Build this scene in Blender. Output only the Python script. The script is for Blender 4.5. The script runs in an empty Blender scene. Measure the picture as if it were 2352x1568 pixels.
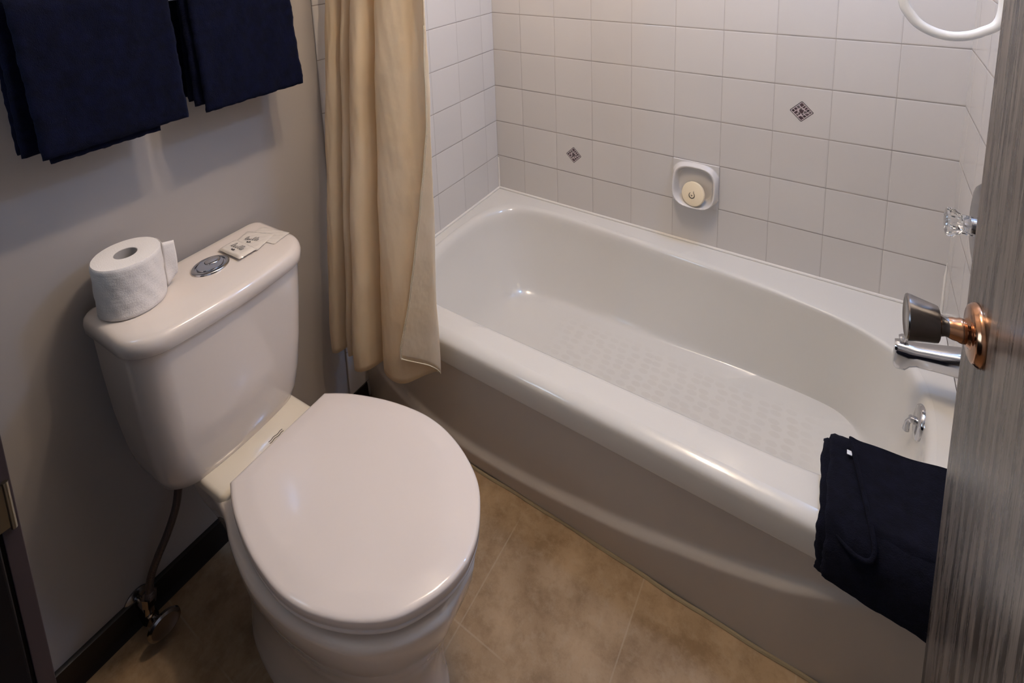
import bpy, math, random
import numpy as np
from mathutils import Vector, Matrix
random.seed(4)
C = bpy.context.scene.collection
PI = math.pi

# ------------------------------------------------------------------ helpers
class MB:
    def __init__(s): s.v = []; s.f = []; s.m = []; s.mi = 0
    def vert(s, p): s.v.append(tuple(float(c) for c in p)); return len(s.v) - 1
    def face(s, *ix): s.f.append(tuple(ix)); s.m.append(s.mi)
    def loops(s, rows, closed=True, cap0=False, cap1=False):
        n = len(rows[0]); idx = [[s.vert(p) for p in r] for r in rows]
        for a, b in zip(idx[:-1], idx[1:]):
            for i in range(n if closed else n - 1):
                j = (i + 1) % n
                s.face(a[i], a[j], b[j], b[i])
        if cap0: s.face(*reversed(idx[0]))
        if cap1: s.face(*idx[-1])
        return idx
    def grid(s, fn, nu, nv):
        idx = [[s.vert(fn(i / nu, j / nv)) for j in range(nv + 1)] for i in range(nu + 1)]
        for i in range(nu):
            for j in range(nv):
                s.face(idx[i][j], idx[i + 1][j], idx[i + 1][j + 1], idx[i][j + 1])
        return idx
    def box(s, x0, x1, y0, y1, z0, z1):
        a = [s.vert((x, y, z)) for x in (x0, x1) for y in (y0, y1) for z in (z0, z1)]
        for q in ((0, 1, 3, 2), (4, 6, 7, 5), (0, 4, 5, 1), (2, 3, 7, 6), (0, 2, 6, 4), (1, 5, 7, 3)):
            s.face(*[a[i] for i in q])
    def tube(s, pts, rad, n=12, caps=True):
        pts = [Vector(p) for p in pts]
        rads = rad if isinstance(rad, (list, tuple)) else [rad] * len(pts)
        t = (pts[1] - pts[0]).normalized()
        up = Vector((0, 0, 1)) if abs(t.z) < .9 else Vector((1, 0, 0))
        u = t.cross(up).normalized(); rows = []
        for i, p in enumerate(pts):
            a = pts[max(i - 1, 0)]; b = pts[min(i + 1, len(pts) - 1)]
            t = (b - a).normalized()
            u = (u - t * u.dot(t)).normalized(); w = t.cross(u)
            rows.append([p + (u * math.cos(k * 2 * PI / n) + w * math.sin(k * 2 * PI / n)) * rads[i] for k in range(n)])
        s.loops(rows, True, caps, caps)
    def lathe(s, base, axis, prof, n=32, cap0=True, cap1=True):
        base = Vector(base); t = Vector(axis).normalized()
        up = Vector((0, 0, 1)) if abs(t.z) < .9 else Vector((1, 0, 0))
        u = t.cross(up).normalized(); w = t.cross(u)
        rows = [[base + t * h + (u * math.cos(k * 2 * PI / n) + w * math.sin(k * 2 * PI / n)) * r for k in range(n)] for h, r in prof]
        s.loops(rows, True, cap0, cap1)
    def build(s, name, mats, parent=None, smooth=True, angle=40, sub=0, bevel=0, solid=0):
        me = bpy.data.meshes.new(name); me.from_pydata(s.v, [], s.f)
        if not isinstance(mats, (list, tuple)): mats = [mats]
        for m in mats: me.materials.append(m)
        for p, mi in zip(me.polygons, s.m): p.material_index = mi; p.use_smooth = smooth
        me.update()
        import bmesh
        bm = bmesh.new(); bm.from_mesh(me); bmesh.ops.recalc_face_normals(bm, faces=bm.faces); bm.to_mesh(me); bm.free()
        if smooth and angle < 180:
            me.set_sharp_from_angle(angle=math.radians(angle))
        o = bpy.data.objects.new(name, me); C.objects.link(o)
        if parent: o.parent = parent
        if solid:
            md = o.modifiers.new('solid', 'SOLIDIFY'); md.thickness = solid; md.offset = 0
        if bevel:
            md = o.modifiers.new('bevel', 'BEVEL'); md.width = bevel; md.segments = 3; md.limit_method = 'ANGLE'; md.angle_limit = math.radians(40)
        if sub:
            md = o.modifiers.new('sub', 'SUBSURF'); md.levels = sub; md.render_levels = sub
        return o

def thing(name, label, cat, loc=(0, 0, 0), rz=0, group=None):
    o = bpy.data.objects.new(name, None); C.objects.link(o)
    o.location = loc; o.rotation_euler = (0, 0, rz); o['label'] = label; o['category'] = cat
    o.empty_display_size = .05
    if group: o['group'] = group
    return o
def tag(o, label, cat, group=None):
    o['label'] = label; o['category'] = cat
    if group: o['group'] = group
    return o
def struct(o, label=None):
    o['kind'] = 'structure'
    if label: o['label'] = label
    return o

def crom(P, n, closed=False):
    """Catmull-Rom through points, n samples per span"""
    P = [Vector(p) for p in P]; out = []; N = len(P)
    spans = N if closed else N - 1
    for i in range(spans):
        if closed: a, b, c, d = P[(i - 1) % N], P[i], P[(i + 1) % N], P[(i + 2) % N]
        else: a, b, c, d = P[max(i - 1, 0)], P[i], P[i + 1], P[min(i + 2, N - 1)]
        for k in range(n):
            t = k / n
            out.append(.5 * ((2 * b) + (c - a) * t + (2 * a - 5 * b + 4 * c - d) * t * t + (3 * b - a - 3 * c + d) * t ** 3))
    if not closed: out.append(P[-1])
    return out

def hnoise(x, y, s=0):
    return (math.sin(x * 1.7 + s) * math.cos(y * 2.3 - s * 1.3) + .5 * math.sin(x * 4.1 - y * 3.3 + s * 2.1) + .25 * math.cos(x * 9.7 + y * 7.9 + s)) / 1.75

# ------------------------------------------------------------------ materials
def srgb(r, g, b):
    f = lambda c: (c / 255) / 12.92 if c / 255 <= .04045 else (((c / 255) + .055) / 1.055) ** 2.4
    return (f(r), f(g), f(b), 1)
def mat(name, col, rough=.5, metal=0, coat=0, spec=.5, ior=1.5, trans=0, sheen=0):
    m = bpy.data.materials.new(name); m.use_nodes = True
    b = m.node_tree.nodes['Principled BSDF']
    b.inputs['Base Color'].default_value = col; b.inputs['Roughness'].default_value = rough
    b.inputs['Metallic'].default_value = metal; b.inputs['Coat Weight'].default_value = coat
    b.inputs['Specular IOR Level'].default_value = spec; b.inputs['IOR'].default_value = ior
    b.inputs['Transmission Weight'].default_value = trans; b.inputs['Sheen Weight'].default_value = sheen
    return m
class N:
    """tiny node helper"""
    def __init__(s, m): s.m = m; s.t = m.node_tree; s.b = s.t.nodes['Principled BSDF']
    def new(s, ty, **kw):
        n = s.t.nodes.new(ty)
        for k, v in kw.items():
            if k.startswith('_'): setattr(n, k[1:], v)
            else: n.inputs[k].default_value = v
        return n
    def link(s, a, b): s.t.links.new(a, b)
    def math(s, op, a, b=None, c=None, clamp=False):
        n = s.t.nodes.new('ShaderNodeMath'); n.operation = op; n.use_clamp = clamp
        for i, x in enumerate((a, b, c)):
            if x is None: continue
            if isinstance(x, (int, float)): n.inputs[i].default_value = x
            else: s.link(x, n.inputs[i])
        return n.outputs[0]
    def mix(s, fac, a, b):
        n = s.t.nodes.new('ShaderNodeMix'); n.data_type = 'RGBA'
        for sock, x in ((n.inputs[0], fac), (n.inputs[6], a), (n.inputs[7], b)):
            if isinstance(x, (int, float, tuple)): sock.default_value = x
            else: s.link(x, sock)
        return n.outputs[2]
    def coord(s): return s.t.nodes.new('ShaderNodeTexCoord').outputs['Object']
    def sep(s, v):
        n = s.t.nodes.new('ShaderNodeSeparateXYZ'); s.link(v, n.inputs[0]); return n.outputs
    def noise(s, v, scale, detail=3, rough=.5, stretch=None):
        if stretch:
            mp = s.t.nodes.new('ShaderNodeMapping'); mp.inputs['Scale'].default_value = stretch
            s.link(v, mp.inputs[0]); v = mp.outputs[0]
        n = s.new('ShaderNodeTexNoise', Scale=scale, Detail=detail, Roughness=rough); s.link(v, n.inputs[0]); return n.outputs['Fac']
    def ramp(s, f, a, b):
        n = s.t.nodes.new('ShaderNodeMapRange'); n.inputs[1].default_value = a; n.inputs[2].default_value = b
        s.link(f, n.inputs[0]); return n.outputs[0]
    def bump(s, h, strength=.3, dist=.002):
        n = s.new('ShaderNodeBump', Strength=strength, Distance=dist); s.link(h, n.inputs['Height'])
        s.link(n.outputs[0], s.b.inputs['Normal']); return n
    def base(s, c): s.link(c, s.b.inputs['Base Color'])
    def rough(s, r): s.link(r, s.b.inputs['Roughness'])

TILE = .1524
def tile_mat(name, ax, off, zoff, body=(.66, .63, .60, 1), grout=(.20, .175, .155, 1)):
    m = mat(name, body, .16, spec=.5); n = N(m)
    xyz = n.sep(n.coord())
    def line(sock, o):
        f = n.math('FRACT', n.math('DIVIDE', n.math('SUBTRACT', sock, o - 10 * TILE), TILE))
        d = n.math('MULTIPLY', n.math('SUBTRACT', .5, n.math('ABSOLUTE', n.math('SUBTRACT', f, .5))), TILE)
        return d, n.math('FLOOR', n.math('DIVIDE', n.math('SUBTRACT', sock, o - 10 * TILE), TILE))
    da, ia = line(xyz[ax], off); dz, iz = line(xyz[2], zoff)
    gx = n.noise(n.coord(), 14, 2)
    d = n.math('MINIMUM', n.math('ADD', da, n.math('MULTIPLY', gx, .0009)), dz)
    g = n.math('MAXIMUM', n.ramp(dz, .0016, .0008), n.math('MULTIPLY', n.ramp(n.math('ADD', da, n.math('MULTIPLY', gx, .0009)), .0016, .0008), .6))
    wn = n.t.nodes.new('ShaderNodeTexWhiteNoise'); wn.noise_dimensions = '2D'
    cb = n.t.nodes.new('ShaderNodeCombineXYZ'); n.link(ia, cb.inputs[0]); n.link(iz, cb.inputs[1]); n.link(cb.outputs[0], wn.inputs['Vector'])
    vary = n.mix(wn.outputs['Value'], body, tuple(c * .95 for c in body[:3]) + (1,))
    gcol = n.mix(n.ramp(n.noise(n.coord(), 9, 2), .35, .7), grout, tuple(c * 1.9 for c in grout[:3]) + (1,))
    n.base(n.mix(g, vary, gcol)); n.rough(n.math('ADD', n.math('MULTIPLY', g, .6), .16))
    hh = n.ramp(d, .0, .004)
    h2 = n.math('ADD', hh, n.math('MULTIPLY', n.noise(n.coord(), 9, 1), .25))
    n.bump(h2, .55, .0012)
    return m

M = {}
M['tile_back'] = tile_mat('white_tile_back', 0, .130, 1.1259)
M['tile_side'] = tile_mat('white_tile_side', 1, -.079, 1.1259)
M['tile_right'] = tile_mat('white_tile_right', 1, -.06, 1.1259)
M['bullnose'] = mat('tile_edge_glaze', (.66, .63, .60, 1), .18)
M['caulk'] = mat('white_caulk', (.80, .76, .70, 1), .35)
m = M['paint'] = mat('satin_wall_paint', (.40, .37, .345, 1), .33, spec=.4); n = N(m)
n.bump(n.noise(n.coord(), 260, 3), .10, .0006)
M['ceiling'] = mat('ceiling_paint', (.72, .70, .67, 1), .7)
m = M['floor'] = mat('tan_vinyl_tile', (.3, .22, .14, 1), .38, spec=.35); n = N(m)
co = n.coord(); xyz = n.sep(co)
c1 = n.mix(n.ramp(n.noise(co, 11, 7, .68), .36, .66), (.225, .145, .078, 1), (.42, .30, .185, 1))
c2 = n.mix(n.math('MULTIPLY', n.ramp(n.noise(co, 38, 5, .7), .5, .75), .5), c1, (.42, .33, .23, 1))
c3 = n.mix(n.math('MULTIPLY', n.ramp(n.noise(co, 22, 6, .75), .56, .72), .45), c2, (.14, .09, .05, 1))
def fl(sock, o, per):
    f = n.math('FRACT', n.math('DIVIDE', n.math('SUBTRACT', sock, o - 20 * per), per))
    return n.math('MULTIPLY', n.math('SUBTRACT', .5, n.math('ABSOLUTE', n.math('SUBTRACT', f, .5))), per)
d = n.math('MINIMUM', fl(xyz[0], .605, .3095), fl(xyz[1], -1.370, .3095))
g = n.math('MULTIPLY', n.ramp(d, .0022, .0008), n.ramp(n.noise(co, 6, 2), .35, .55))
n.base(n.mix(n.math('MULTIPLY', g, .38), c3, (.46, .38, .28, 1)))
n.bump(n.math('SUBTRACT', n.noise(co, 60, 4), n.math('MULTIPLY', g, .7)), .15, .001)
M['dark_base'] = mat('dark_brown_vinyl', srgb(20, 12, 10), .4)
M['china'] = mat('vitreous_china', (.74, .66, .585, 1), .10, coat=.3)
m = M['seat'] = mat('seat_plastic', (.72, .655, .61, 1), .12)
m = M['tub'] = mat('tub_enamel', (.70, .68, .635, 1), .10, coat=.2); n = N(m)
co = n.coord(); xyz = n.sep(co)
floor_mask = n.ramp(xyz[2], .115, .085)
rx = n.math('MULTIPLY', n.ramp(xyz[0], .40, .50), n.ramp(xyz[0], 1.26, 1.16))
ry = n.math('MULTIPLY', n.ramp(xyz[1], -.58, -.54), n.ramp(xyz[1], -.20, -.24))
mp = n.t.nodes.new('ShaderNodeMapping'); mp.inputs['Scale'].default_value = (1, 1.6, 0); n.link(co, mp.inputs[0])
vo = n.new('ShaderNodeTexVoronoi', Scale=26, Randomness=.35); vo.voronoi_dimensions = '2D'; n.link(mp.outputs[0], vo.inputs['Vector'])
dots = n.math('MULTIPLY', n.ramp(vo.outputs['Distance'], .42, .34), n.math('MULTIPLY', floor_mask, n.math('MULTIPLY', rx, ry)))
n.base(n.mix(n.math('MULTIPLY', dots, n.math('MULTIPLY', n.noise(co, 7, 2), .55)), (.70, .68, .635, 1), (.60, .57, .52, 1)))
n.rough(n.math('ADD', .10, n.math('MULTIPLY', floor_mask, .12)))
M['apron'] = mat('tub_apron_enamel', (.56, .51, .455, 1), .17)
M['chrome'] = mat('chrome', (.62, .62, .64, 1), .09, 1)
M['dull_chrome'] = mat('dull_chrome', (.30, .30, .31, 1), .18, 1)
M['valve_metal'] = mat('tarnished_valve_metal', (.30, .26, .23, 1), .16, 1)
M['brushed'] = mat('brushed_nickel', (.27, .255, .25, 1), .22, 1)
n = N(M['brushed']); n.b.inputs['Anisotropic'].default_value = .6
n.bump(n.noise(n.coord(), 900, 2, .5, (.02, 1, 1)), .05, .0004)
M['brass'] = mat('aged_copper_brass', (.44, .235, .135, 1), .15, 1)
m = M['acrylic'] = mat('clear_acrylic', (.97, .98, .98, 1), .03, trans=1, ior=1.47)
M['white_plastic'] = mat('white_plastic', (.76, .78, .80, 1), .3)
M['bar_plastic'] = mat('pale_bar_plastic', (.62, .68, .84, 1), .3)
def terry(name, col, sc=700):
    m = mat(name, col, .95, spec=.15, sheen=.03); n = N(m)
    m.node_tree.nodes['Principled BSDF'].inputs['Sheen Tint'].default_value = (.3, .4, .9, 1)
    co = n.coord(); a = n.noise(co, sc, 2); b = n.noise(co, 55, 4)
    n.base(n.mix(n.ramp(b, .3, .75), tuple(c * .6 for c in col[:3]) + (1,), tuple(c * 1.6 for c in col[:3]) + (1,)))
    n.bump(n.math('ADD', n.math('MULTIPLY', a, .6), b), .7, .003); return m
M['navy'] = terry('navy_terry', (.0013, .0022, .0120, 1))
M['navy_mat'] = terry('dark_navy_terry', (.0034, .0036, .0085, 1), 500)
m = M['curtain'] = mat('cream_satin', (.66, .565, .40, 1), .42, spec=.45, sheen=.1); n = N(m)
co = n.coord()
n.base(n.mix(n.ramp(n.noise(co, 5, 3), .3, .7), (.88, .76, .54, 1), (.93, .84, .66, 1)))
hb = n.math('ADD', n.noise(co, 10, 3, .55, (1.5, 1.5, 1)), n.math('MULTIPLY', n.noise(co, 420, 2, .5, (1, 1, .15)), .035))
n.bump(hb, .34, .016)
tr = n.t.nodes.new('ShaderNodeBsdfTranslucent'); tr.inputs[0].default_value = (.90, .62, .24, 1)
ms = n.t.nodes.new('ShaderNodeMixShader'); ms.inputs[0].default_value = .30
out = n.t.nodes['Material Output']; n.link(n.b.outputs[0], ms.inputs[1]); n.link(tr.outputs[0], ms.inputs[2]); n.link(ms.outputs[0], out.inputs[0])
M['hem'] = mat('cream_hem', (.80, .70, .50, 1), .6)
m = M['paper'] = mat('tissue_paper', (.80, .755, .71, 1), .95, spec=.1); n = N(m)
co = n.coord(); vo = n.new('ShaderNodeTexVoronoi', Scale=420); n.link(co, vo.inputs['Vector'])
n.bump(n.math('ADD', n.math('MULTIPLY', vo.outputs['Distance'], .16), n.noise(co, 13, 2, .5, (1, 1, 5))), .32, .004)
M['paper_core'] = mat('grey_card_core', (.42, .39, .36, 1), .9)
M['sachet'] = mat('glossy_sachet_film', (.74, .67, .58, 1), .16, coat=.6)
M['soap'] = mat('cream_soap', (.82, .70, .50, 1), .5)
M['ink'] = mat('dark_ink', (.035, .028, .022, 1), .6)
M['motif_dark'] = mat('motif_grey_line', (.075, .075, .07, 1), .3)
M['motif_light'] = mat('motif_pale_field', (.60, .52, .53, 1), .2)
M['stone_a'] = mat('motif_stone_plum', (.085, .055, .062, 1), .3)
M['stone_b'] = mat('motif_stone_dark', (.04, .028, .03, 1), .3)
M['stone_c'] = mat('motif_stone_grey', (.14, .12, .12, 1), .3)
m = M['wood'] = mat('grey_brown_door_wood', (.1, .09, .08, 1), .24, spec=.30); n = N(m)
co = n.coord()
g1 = n.noise(co, 70, 6, .72, (1, 1, .045)); g2 = n.noise(co, 330, 3, .6, (1, 1, .025)); g3 = n.noise(co, 7, 3, .5, (1, 1, .12))
cc = n.mix(n.ramp(g1, .40, .60), (.016, .013, .012, 1), (.150, .130, .117, 1))
cc = n.mix(n.math('MULTIPLY', n.ramp(g2, .50, .62), .75), cc, (.012, .010, .009, 1))
n.base(n.mix(n.math('MULTIPLY', n.ramp(g3, .35, .7), .35), cc, (.13, .10, .085, 1)))
n.bump(n.math('ADD', g1, g2), .07, .0006)
n.rough(n.math('ADD', .17, n.math('MULTIPLY', g1, .22)))
m = M['dark_wood'] = mat('black_stained_wood', (.0035, .003, .0035, 1), .5, spec=.15)
M['cab_trim'] = mat('purplish_dark_trim', (.042, .030, .031, 1), .4, spec=.3)
M['old_brass'] = mat('old_hinge_metal', (.24, .22, .17, 1), .3, 1)

# ------------------------------------------------------------------ room
L = 1.496          # tub alcove length
def wall_quad(mb, pts): mb.face(*[mb.vert(p) for p in pts])
CEIL = 2.42; YN = -2.62
mb = MB(); mb.box(-.10, 1.75, YN - .1, .1, -.06, 0)
struct(mb.build('floor', M['floor'], smooth=False), 'tan mottled vinyl tile floor')
mb = MB(); mb.box(-.10, 1.75, YN - .1, .1, CEIL, CEIL + .06)
struct(mb.build('ceiling', M['ceiling'], smooth=False))

# tiled back wall, with the two diamond motifs inlaid
mb = MB(); mb.box(-.10, 1.75, 0, .1, 0, CEIL)
def motif(cx, cz, r):
    P = lambda u, v, lift: (cx + u * r, -lift, cz + v * r)
    def poly(pts, lift, mi):
        mb.mi = mi; mb.face(*[mb.vert(P(u, v, lift)) for u, v in pts])
    def dia(s, c=.10):
        return [(s - c, c), (c, s - c), (-c, s - c), (-(s - c), c), (-(s - c), -c), (-c, -(s - c)), (c, -(s - c)), (s - c, -c)]
    poly(dia(1.03, .05), .0002, 1); poly(dia(.94, .045), .0004, 2)
    # stones, traced in a 0..1 square rotated onto the diamond
    def q(a, b): return ((a - b), (a + b - 1))   # a along lower-left->right edge
    st = [([(.05, .80), (.22, .80), (.20, .96), (.05, .96)], 1), ([(.27, .80), (.44, .78), (.42, .96), (.25, .96)], 0), ([(.49, .78), (.66, .76), (.66, .96), (.48, .96)], 2),
          ([(.72, .74), (.96, .74), (.96, .96), (.73, .96)], 0), ([(.78, .58), (.96, .60), (.96, .69), (.72, .69)], 1), ([(.76, .42), (.96, .40), (.96, .55), (.78, .53)], 0),
          ([(.78, .24), (.96, .22), (.96, .35), (.76, .38)], 1), ([(.80, .05), (.96, .05), (.96, .17), (.78, .19)], 2),
          ([(.52, .60), (.66, .58), (.66, .71), (.50, .72)], 2), ([(.34, .42), (.48, .36), (.70, .48), (.66, .54), (.44, .70)], 0),
          ([(.52, .30), (.74, .20), (.72, .38), (.62, .42)], 2), ([(.05, .60), (.26, .58), (.34, .74), (.06, .75)], 0),
          ([(.14, .42), (.30, .40), (.38, .62), (.28, .54)], 1), ([(.05, .40), (.12, .38), (.20, .54), (.05, .55)], 2),
          ([(.36, .28), (.48, .26), (.46, .34), (.38, .38)], 1), ([(.05, .05), (.30, .05), (.24, .30), (.05, .34)], 0),
          ([(.34, .05), (.52, .05), (.46, .20), (.32, .24)], 1), ([(.56, .05), (.76, .05), (.72, .15), (.52, .24)], 0)]
    for pts, k in st: poly([(u * .93, v * .93) for u, v in [q(*p) for p in pts]], .0006, 3 + k)
    mb.mi = 0
motif(1.121, .8965, .032); motif(.357, .5925, .032)
struct(mb.build('wall_back', [M['tile_back'], M['motif_dark'], M['motif_light'], M['stone_a'], M['stone_b'], M['stone_c']], smooth=False),
       'long white square-tiled wall behind the bathtub with two diamond motifs')

# left wall: painted, with the tiled end panel of the tub alcove proud of it
mb = MB(); mb.box(-.10, -.007, YN - .1, 0, 0, CEIL)
wl = struct(mb.build('wall_left', M['paint'], smooth=False), 'grey beige painted wall behind the toilet')
mb = MB(); mb.box(-.007, 0, -.833, 0, 0, CEIL)
tp = mb.build('tile_panel', M['tile_side'], wl, bevel=.003); tp['label'] = 'white tiled end panel of the tub alcove'
# right wall with doorway at the near end
mb = MB()
mb.box(L, 1.75, -.85, 0, 0, CEIL)
wr = struct(mb.build('wall_right', M['tile_right'], smooth=False), 'white tiled faucet wall')
mb = MB(); mb.box(L + .006, 1.75, -1.76, -.85, 0, CEIL); mb.box(L + .006, 1.75, YN, -2.52, 0, CEIL); mb.box(L + .006, 1.75, -2.52, -1.76, 2.06, CEIL)
struct(mb.build('wall_right_painted', M['paint'], smooth=False)).name = 'wall_entry'
mb = MB(); mb.box(-.10, 1.75, YN - .1, YN, 0, CEIL)
struct(mb.build('wall_front', M['paint'], smooth=False))
# caulk beads
mb = MB()
mb.tube([(.0, -.002, .371), (L, -.002, .371)], .0048, 8); mb.tube([(.002, 0, .371), (.002, -.765, .371)], .0048, 8)
mb.tube([(.002, -.002, .37), (.002, -.002, .505)], .0036, 8); mb.tube([(L - .002, -.002, .37), (L - .002, -.002, .48), (L - .001, -.001, .525)], [.0042, .0035, .0008], 8)
struct(mb.build('trim_1', M['caulk']), 'white caulk line where tub meets tile')
mb = MB()
pts = [(x, -.7735 + .002 * math.sin(x * 11) + .001 * math.sin(x * 37), .0015) for x in np.linspace(.02, 1.45, 60)]
mb.tube(pts, .0042, 6)
M['floor_caulk'] = mat('yellowed_caulk', (.36, .29, .18, 1), .5)
struct(mb.build('trim_2', M['floor_caulk']), 'yellowed caulk line where tub apron meets floor')
mb = MB()
prof = [(-.007, 0), (.014, 0), (.009, .010), (.006, .020), (.0045, .050), (.003, .059), (-.002, .0615), (-.007, .0615)]
mb.loops([[(x, y, z) for x, z in prof] for y in (-1.70, -.770)], True, True, True)
struct(mb.build('baseboard_left', M['dark_base'], smooth=True), 'dark brown vinyl baseboard behind the toilet')

# ------------------------------------------------------------------ bathtub
tub = thing('bathtub', 'long glossy white bathtub with a skirted apron along the tiled wall', 'bathtub', (0, 0, 0))
lip = crom([(.047, -.30, 0), (.060, -.20, 0), (.105, -.118, 0), (.184, -.078, 0), (.35, -.066, 0), (.70, -.085, 0), (.99, -.114, 0), (1.225, -.152, 0), (1.335, -.192, 0), (1.407, -.25, 0),
            (1.437, -.36, 0), (1.433, -.48, 0), (1.408, -.57, 0), (1.335, -.64, 0), (1.22, -.667, 0), (.95, -.672, 0), (.67, -.675, 0), (.26, -.678, 0), (.14, -.662, 0), (.075, -.59, 0), (.048, -.45, 0)], 10, True)
flo = crom([(.225, -.35, 0), (.235, -.26, 0), (.285, -.20, 0), (.41, -.175, 0), (.73, -.162, 0), (1.0, -.147, 0), (1.20, -.152, 0), (1.285, -.175, 0), (1.325, -.24, 0), (1.345, -.36, 0),
            (1.34, -.46, 0), (1.30, -.545, 0), (1.20, -.595, 0), (.95, -.612, 0), (.67, -.618, 0), (.38, -.612, 0), (.27, -.565, 0), (.23, -.46, 0)], 10, True)
cen = Vector((.74, -.38, 0))
def ray_loop(poly, d):
    best = None
    for i in range(len(poly)):
        a = poly[i] - cen; b = poly[(i + 1) % len(poly)] - cen; e = b - a
        den = d.x * e.y - d.y * e.x
        if abs(den) < 1e-12: continue
        t = (a.x * e.y - a.y * e.x) / den; s_ = (a.x * d.y - a.y * d.x) / den
        if t > 0 and -1e-6 <= s_ <= 1 + 1e-6: best = t if best is None else max(best, t)
    return cen + d * best
YF = -.742
rect = [Vector(p) for p in ((.001, -.001, 0), (L - .001, -.001, 0), (L - .001, YF, 0), (.001, YF, 0))]
angs = [];
ND = 220
for k in range(ND):
    a = 2 * PI * k / ND; angs.append(Vector((math.cos(a) * .74, math.sin(a) * .38, 0)))
for c in rect:     # put samples exactly at corners
    d = c - cen; i = min(range(ND), key=lambda i: (angs[i].normalized() - d.normalized()).length); angs[i] = d
LP = [ray_loop(lip, d) for d in angs]; FP = [ray_loop(flo, d) for d in angs]; RP = [ray_loop(rect, d) for d in angs]
RZ = .368
rows = []
rows.append([(p.x, p.y, RZ) for p in RP])
def mixp(a, b, t): return a + (b - a) * t
for t, z in ((.5, RZ), (.85, RZ)): rows.append([tuple(mixp(r, l, t)[:2]) + (z,) for r, l in zip(RP, LP)])
# rolled lip
for w, z in ((-.10, .3678), (-.03, .3665), (.03, .3625), (.08, .355), (.115, .343), (.145, .325), (.18, .30), (.27, .26), (.38, .22), (.50, .18), (.62, .145), (.72, .122), (.81, .104), (.90, .091), (1.0, .083), (1.10, .079)):
    row = []
    for r, l, f in zip(RP, LP, FP):
        if w < 0:
            q = l + (r - l).normalized() * (-w * .14)
        else:
            dl = (f - l).length; ww = w
            q = l + (f - l) * ww
        row.append((q.x, q.y, z))
    rows.append(row)
for t, z in ((.3, .0765), (.6, .0745), (.9, .073)):
    rows.append([tuple(mixp(f + (f - l) * .10, cen, t)[:2]) + (z,) for l, f in zip(LP, FP)])
mb = MB(); mb.loops(rows, True, False, True)
# rim front roll
xs = np.linspace(0, L, 100)
prof = [(YF, RZ), (-.7465, .3670), (-.756, .3635), (-.7635, .3598), (-.7680, .3565), (-.7710, .3525), (-.7728, .3470), (-.7738, .338), (-.7742, .320), (-.7740, .296), (-.7732, .291), (-.7712, .288), (-.7670, .2865), (-.7600, .286)]
mb.loops([[(x, y, z) for y, z in prof] for x in xs], False)
mb.build('basin', M['tub'], tub, angle=60)
# apron: recessed panel with a curved swell
zr_pts = [(0, .21), (.10, .125), (.22, .073), (.33, .056), (.44, .052), (.60, .060), (.83, .091), (1.11, .163), (1.33, .247), (1.40, .270), (1.496, .275)]
def zr(x):
    return float(np.interp(x, [p[0] for p in zr_pts], [p[1] for p in zr_pts]))
zrs = np.array([zr(x) for x in xs])
for _ in range(30): zrs[1:-1] = (zrs[:-2] + 2 * zrs[1:-1] + zrs[2:]) / 4
def apron_pt(i, z):
    zc = zrs[i]; x = xs[i]
    st = 1 / (1 + math.exp((z - zc) / .0034))       # 1 below the swell
    depth = .0175 * min(1, max(0, (1.40 - x) / .2)) * min(1, x / .1 + .2)
    top = min(1, max(0, (.281 - z) / .02))
    fall = .007 * min(1, max(0, (zc - z) / max(zc, .02)))
    y = -.7600 - depth * st + fall * st
    return (x, y, z)
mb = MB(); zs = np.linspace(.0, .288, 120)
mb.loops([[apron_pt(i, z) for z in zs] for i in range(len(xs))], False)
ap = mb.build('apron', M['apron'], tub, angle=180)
# overflow plate on the faucet end of the basin
ov = Vector((1.424, -.372, .318))
nx = Vector((-1, 0, .12)).normalized()
mb = MB(); mb.lathe(ov - nx * .004, nx, [(0, .040), (.006, .040), (.010, .037), (.012, .030), (.0125, 0.001)], 32)
op = mb.build('overflow_plate', M['chrome'], tub); op['label'] = 'round chrome overflow plate'
mb = MB(); mb.lathe(ov + nx * .008, nx, [(0, .009), (.010, .009), (.013, .006)], 20)
mb.tube([ov + nx * .016, ov + nx * .022 + Vector((0, 0, -.012)), ov + nx * .024 + Vector((0, 0, -.034))], [.005, .0055, .007], 12)
mb.build('trip_lever', M['chrome'], op)

# ------------------------------------------------------------------ spout, mixer, hose
FY = -.350
sp = thing('tub_spout', 'chrome tub spout with a pull-up diverter knob below the doorknob', 'faucet', (L + .012, FY, .476))
def spout_row(x, zc, hw, hh, n=24, p=3.0):
    r = []
    for k in range(n):
        a = 2 * PI * k / n; ca, sa = math.cos(a), math.sin(a)
        r.append((x, hw * math.copysign(abs(ca) ** (2 / p), ca), zc + hh * math.copysign(abs(sa) ** (2 / p), sa)))
    return r
mb = MB()
mb.loops([spout_row(-.002, .012, .028, .030), spout_row(-.02, .011, .027, .030), spout_row(-.06, .004, .024, .027), spout_row(-.10, -.004, .021, .025), spout_row(-.112, -.008, .021, .028),
          spout_row(-.120, -.014, .020, .034), spout_row(-.136, -.016, .0185, .034), spout_row(-.142, -.014, .016, .030)], True, True, True)
mb.build('spout_body', M['chrome'], sp, angle=50)
mb = MB(); mb.lathe((-.126, 0, .012), (0, 0, 1), [(0, .004), (.010, .004), (.012, .009), (.019, .010), (.022, .007)], 20)
mb.build('diverter_knob', M['chrome'], sp)
mx = thing('shower_mixer', 'round chrome escutcheon with a clear acrylic knob handle on the right tile wall', 'faucet', (L, FY, .815))
mb = MB(); mb.lathe((0, 0, 0), (-1, 0, 0), [(-.002, .092), (.004, .092), (.010, .086), (.013, .070), (.014, .03)], 48)
mb.build('escutcheon', M['dull_chrome'], mx)
mb = MB(); mb.lathe((-.010, 0, 0), (-1, 0, 0), [(0, .021), (.012, .021), (.016, .015), (.022, .010)], 24)
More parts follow.
